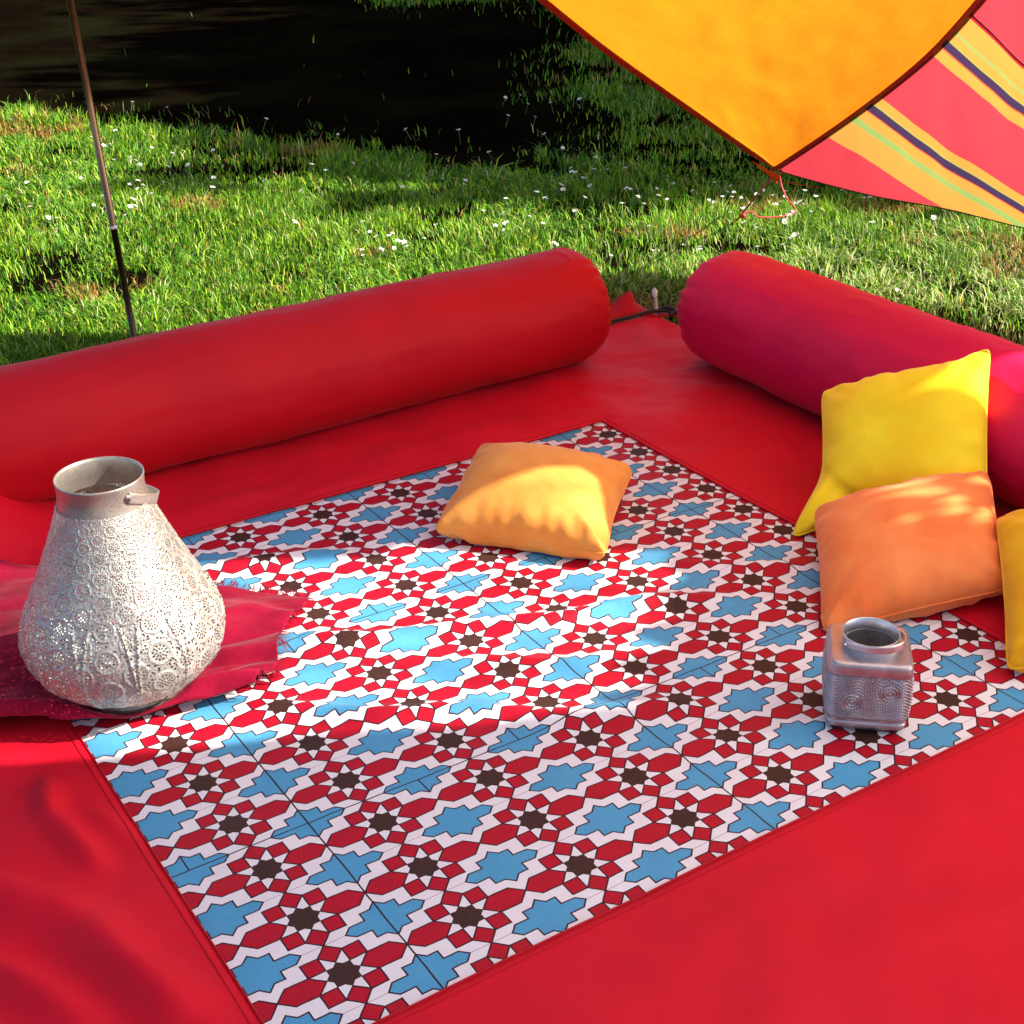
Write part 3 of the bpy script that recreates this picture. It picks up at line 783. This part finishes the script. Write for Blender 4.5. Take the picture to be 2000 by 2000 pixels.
def ruled(name, A, B, mat, parent, bulge, m_=36, uvf=None):
    t = np.linspace(0, 1, m_)
    P = A[:, None] * (1 - t)[None, :, None] + B[:, None] * t[None, :, None]
    wd = np.linalg.norm(B - A, axis=1)
    n = np.cross(B[-1] - A[0], A[-1] - A[0]); n /= np.linalg.norm(n)
    if n[2] < 0: n = -n
    amp = bulge * wd[:, None] * np.sin(np.pi * t)[None]
    wr = (0.016 * fbm(P[..., 0] * 5, P[..., 1] * 5, 41, 3) + 0.010 * fbm((P[..., 0] - P[..., 1] * 0.4) * 16, (P[..., 1] + P[..., 0]) * 3, 44, 2)) * np.sin(np.pi * t)[None] ** 0.6 * np.clip(wd[:, None] / 0.4, 0, 1)
    P = P + n * (amp + wr)[..., None]
    uv = None if uvf is None else uvf(P)
    return link(name, grid_mesh(name, P, uv), mat, parent)
ruled('yellow_panel', Lc, Rc, M_TARP, tarp, -0.035)
mS = np.array([0.15348, -0.83168, 0.53362]); dS = np.array([0.88552, -0.12388, -0.44777])
ruled('striped_panel', Rc - np.array([0, 0, 0.006]), Bc, M_STRIPE, tarp, 0.0, uvf=lambda P: np.stack([(P - C0) @ mS, (P - C0) @ dS], -1))
def hem(name, curve, side, wd, mat, off=(0, 0, 0)):
    T = np.gradient(curve, axis=0); T /= np.linalg.norm(T, axis=1, keepdims=True)
    s = np.cross(T, np.array(side)); s /= np.linalg.norm(s, axis=1, keepdims=True)
    s = np.cross(np.array(side, float)[None], T); s /= np.linalg.norm(s, axis=1, keepdims=True)
    return ribbon(name, curve + np.array(off), curve + s * wd + np.array(off), mat, tarp, 0.002)
view_n = np.array([0, -0.52, -0.85])
M_HEM_SHADOW = simple_mat('binding_and_shadow_black', (0.010, 0.004, 0.006), 0.7)
hem('red_hem', Lc, view_n, 0.020, M_TARP_RED, -0.004 * np.array([0, .52, .85]))
hem('red_hem', Rc, view_n, 0.018, M_TARP_RED, -0.010 * np.array([0, .52, .85]))
hem('ridge_shadow', Rc, view_n, -0.020, M_HEM_SHADOW, -0.006 * np.array([0, .52, .85]))  # black strip stands in for the shadow side of the ridge
hem('bottom_binding', Bc, view_n, 0.008, M_HEM_SHADOW, -0.004 * np.array([0, .52, .85]))
# reinforcement at the tied-down corner
def tri_patch(name, pts, mat, n=8):
    A, B, C = [np.array(p, float) for p in pts]
    V = []; F = []; idx = {}
    for i in range(n + 1):
        for j in range(n + 1 - i):
            a, b = i / n, j / n
            q = A + (B - A) * a + (C - A) * b; q = q + np.array([0, -0.003, 0.002]) * math.sin(math.pi * (a + b))
            idx[i, j] = len(V); V.append(q)
    for i in range(n):
        for j in range(n - i):
            F.append((idx[i, j], idx[i + 1, j], idx[i, j + 1]))
            if i + j < n - 1: F.append((idx[i + 1, j], idx[i + 1, j + 1], idx[i, j + 1]))
    o = link(name, mesh_np(name, V, F), mat, tarp)
    s = o.modifiers.new('thick', 'SOLIDIFY'); s.thickness = 0.002
    return o
k = 10
dy = np.array([0, -0.020, -0.033])
tri_patch('corner_patch', [C0 + dy + [0, 0, -0.030], Lc[13] + dy, Rc[11] + dy], M_TARP_ORG)
tri_patch('corner_gusset', [C0 + dy * 0.8 + [0.0, 0, -0.028], Rc[14] + dy * 0.5 + [0.03, 0, -0.07], Bc[18] + dy * 0.5], M_TARP_RED)
gro = C0 + np.array([0.012, -0.018, -0.012])
lathe('grommet', gro, [(0.006, 0.0), (0.011, 0.0), (0.011, 0.004), (0.006, 0.004), (0.006, 0.0)], simple_mat('brass', (0.75, 0.50, 0.18), 0.3, 0.9), tarp, 20)
# unseen roof added beside the view, its openings shaped to cast the mat's sun patches
H = 2.25
sx, sy = SUN_DIR.x / math.tan(SUN_EL) * H, SUN_DIR.y / math.tan(SUN_EL) * H
def up(poly): return [(px + sx, py + sy) for px, py in poly]
outer = up([(-3.0, 0.3), (0, 0.3), (2.2, 0.4), (3.1, 0.9), (3.0, 2.6), (2.5, 3.45), (1.9, 4.05), (1.35, 4.48), (0.55, 3.98), (-0.20, 3.78), (-0.80, 3.55), (-1.58, 3.62), (-1.47, 3.98), (-1.02, 4.38), (-1.12, 4.53), (-1.75, 4.60), (-3.0, 4.64)])
sun_patch = up([(-2.3, 2.02), (-0.95, 2.13), (-0.44, 2.215), (-0.06, 2.242), (0.20, 2.275), (0.11, 2.315), (0.25, 2.37), (0.15, 2.43), (0.29, 2.49), (0.21, 2.56), (0.33, 2.62), (0.26, 2.70), (0.36, 2.78), (0.31, 2.84), (0.345, 2.905), (0.10, 2.915), (0.06, 2.98), (0.02, 3.045), (-0.05, 3.075), (-0.15, 3.06), (-0.25, 3.00), (-0.33, 2.90), (-0.76, 2.865), (-1.17, 2.86), (-2.3, 2.86)])  # outline of the mat's sun patch, projected up to the added roof
sun_patch2 = up([(0.52, 3.11), (0.60, 3.085), (0.68, 3.07), (0.80, 3.08), (0.84, 3.16), (0.74, 3.23), (0.62, 3.20), (0.55, 3.16)])  # opening added to put sun on the yellow cushion and bolster
slits = []  # small cuts added to dapple the orange cushion with sun
rs = random.Random(3)
for k in range(16):
    cx, cy = rs.uniform(0.60, 0.88), rs.uniform(2.74, 2.90); a_ = rs.uniform(0.1, 0.6); l_ = rs.uniform(0.02, 0.05); w_ = rs.uniform(0.006, 0.012)
    d_ = np.array([math.cos(a_), math.sin(a_)]); n_ = np.array([-d_[1], d_[0]])
    slits.append(up([tuple(np.array([cx, cy]) - d_ * l_), tuple(np.array([cx, cy]) - n_ * w_), tuple(np.array([cx, cy]) + d_ * l_), tuple(np.array([cx, cy]) + n_ * w_)]))
def fill(name, outer, holes, mat, parent, z0):
    v = [Vector(p) for p in outer]; e = []; faces = [list(range(len(outer)))]
    for hpoly in holes:
        s = len(v); v += [Vector(p) for p in hpoly]; faces.append(list(range(s, s + len(hpoly))))
    gr = [Vector((px, py)) for px in np.arange(-1, 8, 0.25) for py in np.arange(-1, 6, 0.25)]
    for f in faces: e += [(f[k], f[(k + 1) % len(f)]) for k in range(len(f))]
    vo, eo, fo, _, _, _ = delaunay_2d_cdt(v + gr, e, [], 0, 1e-5)
    def inside(p, poly):
        r = False; n = len(poly)
        for k in range(n):
            (x1, y1), (x2, y2) = poly[k], poly[(k + 1) % n]
            if (y1 > p[1]) != (y2 > p[1]) and p[0] < (x2 - x1) * (p[1] - y1) / (y2 - y1) + x1: r = not r
        return r
    F = []
    for f in fo:
        c = sum((vo[q] for q in f), Vector((0, 0))) / len(f)
        if inside(c, outer) and not any(inside(c, h_) for h_ in holes): F.append(tuple(f))
    me = bpy.data.meshes.new(name)
    me.from_pydata([(p.x, p.y, z0) for p in vo], [], F)
    bm = bmesh.new(); bm.from_mesh(me); bmesh.ops.delete(bm, geom=[q for q in bm.verts if not q.link_faces], context='VERTS'); bm.to_mesh(me); bm.free()
    return link(name, me, mat, parent)
M_SHADE_ROOF = tarp_mat('pale_shade_roof', (0.86, 0.72, 0.68), 0.46)  # translucent and tinted to add warm fill light under the roof
def sheer_mat():
    m, t = newmat('sun_patch_sheer')
    d = t.node('ShaderNodeBsdfTranslucent', Color=(0.8, 0.78, 0.76, 1))
    o = t.obj()
    mp = t.n.new('ShaderNodeMapping'); t.l.new(o, mp.inputs[0]); mp.inputs['Scale'].default_value = (1.6, 7.0, 1.0)
    f = t.ramp(t.noise(mp.outputs[0], 1.6, 3, 0.6), 0.30, 0.62)
    t.surf(t.mixs(t.add(0.22, t.mul(f, 0.40)), d, t.node('ShaderNodeBsdfTransparent')))
    return m
M_SHEER = sheer_mat()
fill('unseen_shade_roof', outer, [sun_patch, sun_patch2] + slits, M_SHADE_ROOF, tarp, H)
fill('sun_patch_filter', sun_patch, [], M_SHEER, tarp, H + 0.002)  # sheer sheet added to weaken the sun within the patch

for a_, b_ in ((Lc[-1], (1.3, 3.0, H)), (Rc[-1], (2.2, 3.0, H))):
    link('stay_line', tube('stay_line', [a_, (np.array(a_) + np.array(b_)) / 2, b_], 0.003, 6), M_HEM_SHADOW, tarp)
# guy cord from the tarp corner to the grass
M_CORD = simple_mat('red_cord', (0.55, 0.02, 0.035), 0.6)
cord = empty('guy_cord', (0.945, 5.7, 0), 'red guy cord tied from the tarp corner down into the grass with slack loops', 'cord')
link('line', tube('line', catmull([gro + [0, 0.004, 0.0], (0.955, 5.40, 0.19), (0.940, 5.70, 0.02), (0.925, 5.78, -0.02)]), 0.0035, 6), M_CORD, cord)
link('knot', tube('knot', catmull([(0.945, 5.66, 0.05), (0.955, 5.655, 0.045), (0.95, 5.66, 0.035), (0.938, 5.662, 0.045)]), 0.006, 6), M_CORD, cord)
link('slack', tube('slack', catmull([(0.945, 5.665, 0.05), (0.99, 5.67, 0.055), (1.02, 5.66, 0.035), (1.12, 5.67, 0.035), (1.17, 5.70, 0.05), (1.14, 5.78, 0.09), (1.12, 5.82, 0.16), (1.10, 5.6, 0.24), (1.02, 5.3, 0.32), (0.985, 5.11, 0.36)]), 0.0032, 6), M_CORD, cord)

# ------------------------------------------------------------------ grass
SH = [(-4.4, 9.3), (-3.0, 8.35), (-1.6, 7.55), (-0.62, 7.05), (0.30, 6.35), (1.07, 5.74), (2.0, 5.40), (4.0, 4.7)]
shx = np.array([p[0] for p in SH]); shy = np.array([p[1] for p in SH])
def beyond(x, y): return y - np.interp(x, shx, shy)           # metres past the lawn's shade line, where grass is thinned to blacken it
def mat_dist(x, y):
    i = ((x - O0[0]) * EI[0] + (y - O0[1]) * EI[1]) / UI; j = ((x - O0[0]) * EJ[0] + (y - O0[1]) * EJ[1]) / UJ
    return np.maximum(np.maximum(I0 - MI - i, i - (I1 + 6.5)), np.maximum(J0 - MJ - 2.0 - j, j - (J1 + MJ))) * UI
def scatter(n, x0, x1, y0, y1):
    return RNG.uniform(x0, x1, n), RNG.uniform(y0, y1, n)
gx_, gy_ = [], []
for y0, y1, dens in ((2.6, 4.2, 7500), (4.2, 5.4, 15500), (5.4, 6.8, 11500), (6.8, 8.8, 7000), (8.8, 11, 3000), (11, 15.5, 1800)):
    hw = 0.40 * y1 + 0.75
    n = int(dens * 2 * hw * (y1 - y0))
    a_, b_ = scatter(n, -hw, hw, y0, y1); gx_.append(a_); gy_.append(b_)
bx = np.concatenate(gx_); by = np.concatenate(gy_)
keepm = (mat_dist(bx, by) > -0.01) & (np.abs(bx) < 0.40 * by + 0.7)
bx, by = bx[keepm], by[keepm]
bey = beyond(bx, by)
shade_bare = np.clip((0.75 - bx + 0.5 * fbm(bx, by, 56, 2)) / 0.7, 0, 1) * np.clip((13.0 - by - 3.0 * np.clip(bx + 1.0, -2, 0) + 1.2 * fbm(bx * .8, by * .8, 55, 2)) / 0.9, 0, 1)  # left far lawn, stripped of grass to stand in for deep shade
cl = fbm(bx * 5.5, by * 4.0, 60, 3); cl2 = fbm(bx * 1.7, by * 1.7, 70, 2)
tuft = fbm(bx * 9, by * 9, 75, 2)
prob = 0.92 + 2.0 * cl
prob = np.where(bey > 0, prob * (1 - shade_bare * np.clip(1 - np.exp(-bey / 0.16) , 0, 0.997)), prob)
prob = np.where((bey > 0.25) & (shade_bare > 0.3), np.where((tuft > 0.17) & (bey < 0.9), prob * 5, prob * 0.25), prob)
prob = prob * (1 - 0.62 * np.clip((bey - 0.05) / 0.5, 0, 1) * (0.7 + 0.8 * fbm(bx * 2, by * 2, 57, 2)))  # fewer blades past the shade line, black soil darkens it as shadow
hole = fbm(bx * 2.6 + 3, by * 3.4, 80, 3)
prob = np.where((hole < -0.165) & (mat_dist(bx, by) > 0.10), prob * 0.22, prob)
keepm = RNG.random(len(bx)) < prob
bx, by, bey, cl, cl2, tuft, shade_bare = [q[keepm] for q in (bx, by, bey, cl, cl2, tuft, shade_bare)]
n = len(bx)
hgt = (0.024 + 0.026 * RNG.random(n) ** 1.5) * (0.9 + 1.1 * np.clip(cl + 0.1, 0, 1)) * (1 + 0.5 * np.exp(-(bey / 0.25) ** 2)) * np.where(by > 8, 1.3, 1.0)
hgt *= np.where(RNG.random(n) < 0.04, 1.7, 1.0)
wid = RNG.uniform(0.0012, 0.0027, n) * np.where(by > 6.5, 1.35, 1.0) * np.where(by > 9, 1.4, 1.0)
az = RNG.uniform(0, 2 * np.pi, n); lean = RNG.uniform(0.15, 1.0, n) + 0.3 * (cl2 < -0.1)
swirl = 2 * np.pi * fbm(bx * 2.2, by * 2.2, 90, 2) * 2
az = np.where(RNG.random(n) < 0.25, swirl, az)
dx_, dy_ = np.cos(az), np.sin(az)
fa_ = az + RNG.uniform(-0.9, 0.9, n) + np.pi / 2
wx, wy = np.cos(fa_) * wid, np.sin(fa_) * wid
z0 = -0.032
base = np.stack([bx, by, np.full(n, z0)], -1)
def pt(f, bend): return base + np.stack([dx_ * hgt * lean * bend, dy_ * hgt * lean * bend, hgt * f], -1)
midp = pt(0.62, 0.30); tip = pt(1.0 - 0.28 * np.clip(lean - 0.3, 0, 1), 0.95)
W = np.stack([wx, wy, 0 * wx], -1)
VV = np.stack([base - W, base + W, midp + W * 0.85, midp - W * 0.85, tip], 1).reshape(-1, 3)
ix = (np.arange(n) * 5)[:, None]
FT = np.concatenate([ix + np.array([[0, 1, 2]]), ix + np.array([[0, 2, 3]]), ix + np.array([[3, 2, 4]])], 1).reshape(-1, 3)
me = mesh_np('lawn_grass', VV, FT)
g1 = np.array([0.035, 0.130, 0.010]); g2 = np.array([0.130, 0.310, 0.014]); g3 = np.array([0.270, 0.385, 0.024]); straw = np.array([0.34, 0.19, 0.05]); pale = np.array([0.42, 0.46, 0.20])
tt = np.clip(RNG.random(n) * 0.75 + 0.35 * (cl2 + 0.3), 0, 1)
cc = (g1 * (1 - tt)[:, None] + g2 * tt[:, None]) * RNG.uniform(0.45, 1.35, (n, 1))
near = np.clip(1 - (mat_dist(bx, by) - 0.02) / 0.35, 0, 1) * (by < 6)
yl = (RNG.random(n) < 0.22 + 0.35 * near + 0.5 * np.clip(cl2, 0, 1))
cc[yl] = (g2 * 0.2 + g3 * 0.9) * RNG.uniform(0.8, 1.15, (yl.sum(), 1))
dry = fbm(bx * 3.3 + 11, by * 3.3, 99, 2)
st = (RNG.random(n) < np.clip((dry - 0.17) * 5, 0, 0.7) + 0.035 + 0.16 * near)
hgt[st] *= 0.6
cc[st] = straw * RNG.uniform(0.5, 1.2, (st.sum(), 1))
pl = (RNG.random(n) < 0.05 + 0.28 * np.clip((bx + 0.1) / 1.2, 0, 1) * np.clip((6.0 - by) / 1.0, 0, 1)); cc[pl] = pale  # extra pale blades on the right stand in for backlit sheen
ca_ = me.color_attributes.new('blade', 'FLOAT_COLOR', 'POINT')
c4 = np.ones((n, 5, 4), np.float32); c4[:, :, :3] = cc[:, None]
ca_.data.foreach_set('color', c4.ravel())
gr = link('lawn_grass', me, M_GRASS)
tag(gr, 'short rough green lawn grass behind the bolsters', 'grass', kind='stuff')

# ------------------------------------------------------------------ small white flowers in the lawn
M_PETAL = simple_mat('white_petals', (0.78, 0.78, 0.80), 0.6, transl=0.25)
M_EYE = simple_mat('yellow_eye', (0.60, 0.42, 0.06), 0.7)
M_STEM = simple_mat('flower_stem', (0.07, 0.15, 0.03), 0.6)
def flower_mesh(seed):
    r = random.Random(seed); me = bpy.data.meshes.new('meadow_flower'); V, F, MI_ = [], [], []
    for k in range(3):
        a_ = 2 * math.pi * k / 3; V.append((0.0012 * math.cos(a_), 0.0012 * math.sin(a_), 0)); V.append((0.001 * math.cos(a_) + 0.002, 0.001 * math.sin(a_), 0.048))
    for k in range(3): F.append((2 * k, (2 * k + 2) % 6, (2 * k + 3) % 6, 2 * k + 1)); MI_.append(2)
    np_ = 9
    for k in range(np_):
        a_ = 2 * math.pi * k / np_ + r.uniform(-.15, .15); L = r.uniform(0.0075, 0.0105); tz = r.uniform(-0.001, 0.004)
        c_, s_ = math.cos(a_), math.sin(a_); s0 = len(V)
        V += [(0.002 + 0.002 * c_, 0.002 * s_, 0.048), (0.002 + L * .6 * c_ - 0.003 * s_, L * .6 * s_ + 0.003 * c_, 0.050 + tz * .5), (0.002 + L * c_, L * s_, 0.049 + tz), (0.002 + L * .6 * c_ + 0.003 * s_, L * .6 * s_ - 0.003 * c_, 0.050 + tz * .5)]
        F.append((s0, s0 + 1, s0 + 2, s0 + 3)); MI_.append(0)
    s0 = len(V); V.append((0.002, 0, 0.0525))
    for k in range(6): V.append((0.002 + 0.0028 * math.cos(k * math.pi / 3), 0.0028 * math.sin(k * math.pi / 3), 0.0505))
    for k in range(6): F.append((s0, s0 + 1 + k, s0 + 1 + (k + 1) % 6)); MI_.append(1)
    me.from_pydata(V, [], F)
    for m_ in (M_PETAL, M_EYE, M_STEM): me.materials.append(m_)
    me.polygons.foreach_set('material_index', MI_)
    me.update(); return me
FM = [flower_mesh(s) for s in range(4)]
clusters = [((-0.45, 5.42), 13, 0.12, 'in the bunch just above the middle of the left bolster'), ((-1.75, 6.85), 12, 0.25, 'in the scattered bunch right of the pole'), ((-1.5, 6.5), 8, 0.2, 'in the scattered bunch right of the pole'),
            ((-1.65, 6.08), 9, 0.15, 'in the low bunch beside the middle of the pole'), ((0.02, 5.66), 7, 0.09, 'in the tight bunch above the left bolster end'), ((0.2, 6.15), 9, 0.16, 'at the shade edge left of the guy cord'),
            ((1.05, 5.98), 22, 0.16, 'in the dense bunch around the red guy cord'), ((1.25, 5.85), 14, 0.18, 'right of the guy cord below the tarp corner'), ((0.42, 6.55), 8, 0.15, 'at the shade edge left of the guy cord'), ((0.24, 8.1), 7, 0.20, 'in the deep shade left of the yellow tarp'),
            ((0.55, 6.1), 9, 0.15, 'at the shade edge left of the guy cord'), ((0.8, 5.55), 8, 0.3, 'in the sunny grass below the guy cord'), ((1.6, 5.75), 10, 0.3, 'under the lower edge of the striped tarp'), ((-0.9, 6.9), 9, 0.6, 'in the middle of the lawn near the dark shaded ground'),
            ((-2.3, 7.4), 10, 0.5, 'at the far left of the lawn'), ((-2.0, 5.9), 6, 0.3, 'left of the pole'), ((0.2, 5.2), 9, 0.35, 'between the two bolster ends'), ((1.1, 5.1), 10, 0.4, 'above the crimson bolster'), ((-0.6, 6.2), 7, 0.5, 'in the middle of the sunny lawn'), ((-0.1, 7.0), 6, 0.4, 'on the edge of the dark shaded ground')]
for (cx, cy), k_, sd_, where in clusters:
    for k in range(k_):
        px, py = random.gauss(cx, sd_ * 0.7), random.gauss(cy, sd_)
        if mat_dist(np.array(px), np.array(py)) < 0.05 or py < 3.5: continue
        o = bpy.data.objects.new('meadow_flower', random.choice(FM)); COL.objects.link(o)
        o.location = (px, py, -0.030 + random.uniform(0, 0.016)); o.rotation_euler = (random.uniform(-.5, .5), random.uniform(-.5, .5), random.uniform(0, 6.28))
        s = random.uniform(0.85, 1.5); o.scale = (s, s, s)
        tag(o, 'small white flower ' + where, 'flower', 'white flowers ' + where)

# ------------------------------------------------------------------ unseen trees added right of the frame to shade the far lawn
M_LEAF = simple_mat('tree_leaves', (0.045, 0.085, 0.020), 0.6, transl=0.15)
M_BARK = simple_mat('tree_bark', (0.06, 0.045, 0.03), 0.9)
def tree(x, y, h, rx, ry, z_low, nleaf, label, seed):
    r = np.random.default_rng(seed)
    t = empty('added_shade_tree', (x, y, 0), label, 'tree', 'added shade trees beside the lawn')
    link('trunk', tube('trunk', [(x, y, -0.1), (x + .05, y, h * .3), (x - .05, y + .05, h * .6), (x, y, h * .9)], [0.22, 0.17, 0.10, 0.03], 10), M_BARK, t)
    n = nleaf
    d = r.normal(size=(n, 3)); d /= np.linalg.norm(d, axis=1, keepdims=True)
    rad = r.random(n) ** 0.4 * (0.85 + 0.3 * np.sin(d[:, 0] * 7) * np.sin(d[:, 2] * 6 + seed))
    zc = (z_low + h) / 2; c = np.array([x, y, zc]) + d * rad[:, None] * np.array([rx, ry, (h - z_low) / 2])
    a = r.normal(size=(n, 3)); a /= np.linalg.norm(a, axis=1, keepdims=True); b = np.cross(a, r.normal(size=(n, 3))); b /= np.linalg.norm(b, axis=1, keepdims=True)
    s = r.uniform(0.10, 0.22, n)[:, None]
    V = np.stack([c - a * s, c + b * s * .6, c + a * s, c - b * s * .6], 1).reshape(-1, 3)
    F = np.arange(n * 4).reshape(-1, 4)
    link('crown', mesh_np('crown', V, F), M_LEAF, t)
tree(7.8, 7.6, 7.6, 2.2, 2.2, 0.4, 14000, 'unseen broadleaf shade tree right of the picture, nearest the tarp', 1)
tree(8.6, 10.4, 8.6, 2.6, 2.4, 0.3, 14000, 'tall unseen broadleaf shade tree right of the picture, behind the nearest', 2)
tree(9.2, 13.6, 9.0, 2.8, 2.6, 0.3, 14000, 'tall unseen broadleaf shade tree right of the picture, farthest back', 3)
tree(11.0, 9.0, 10.0, 2.8, 2.8, 0.3, 14000, 'unseen broadleaf shade tree right of the picture, behind the first row near the tarp', 4)
tree(11.8, 12.3, 10.5, 3.0, 3.0, 0.3, 14000, 'tallest unseen broadleaf shade tree right of the picture, behind the first row', 5)
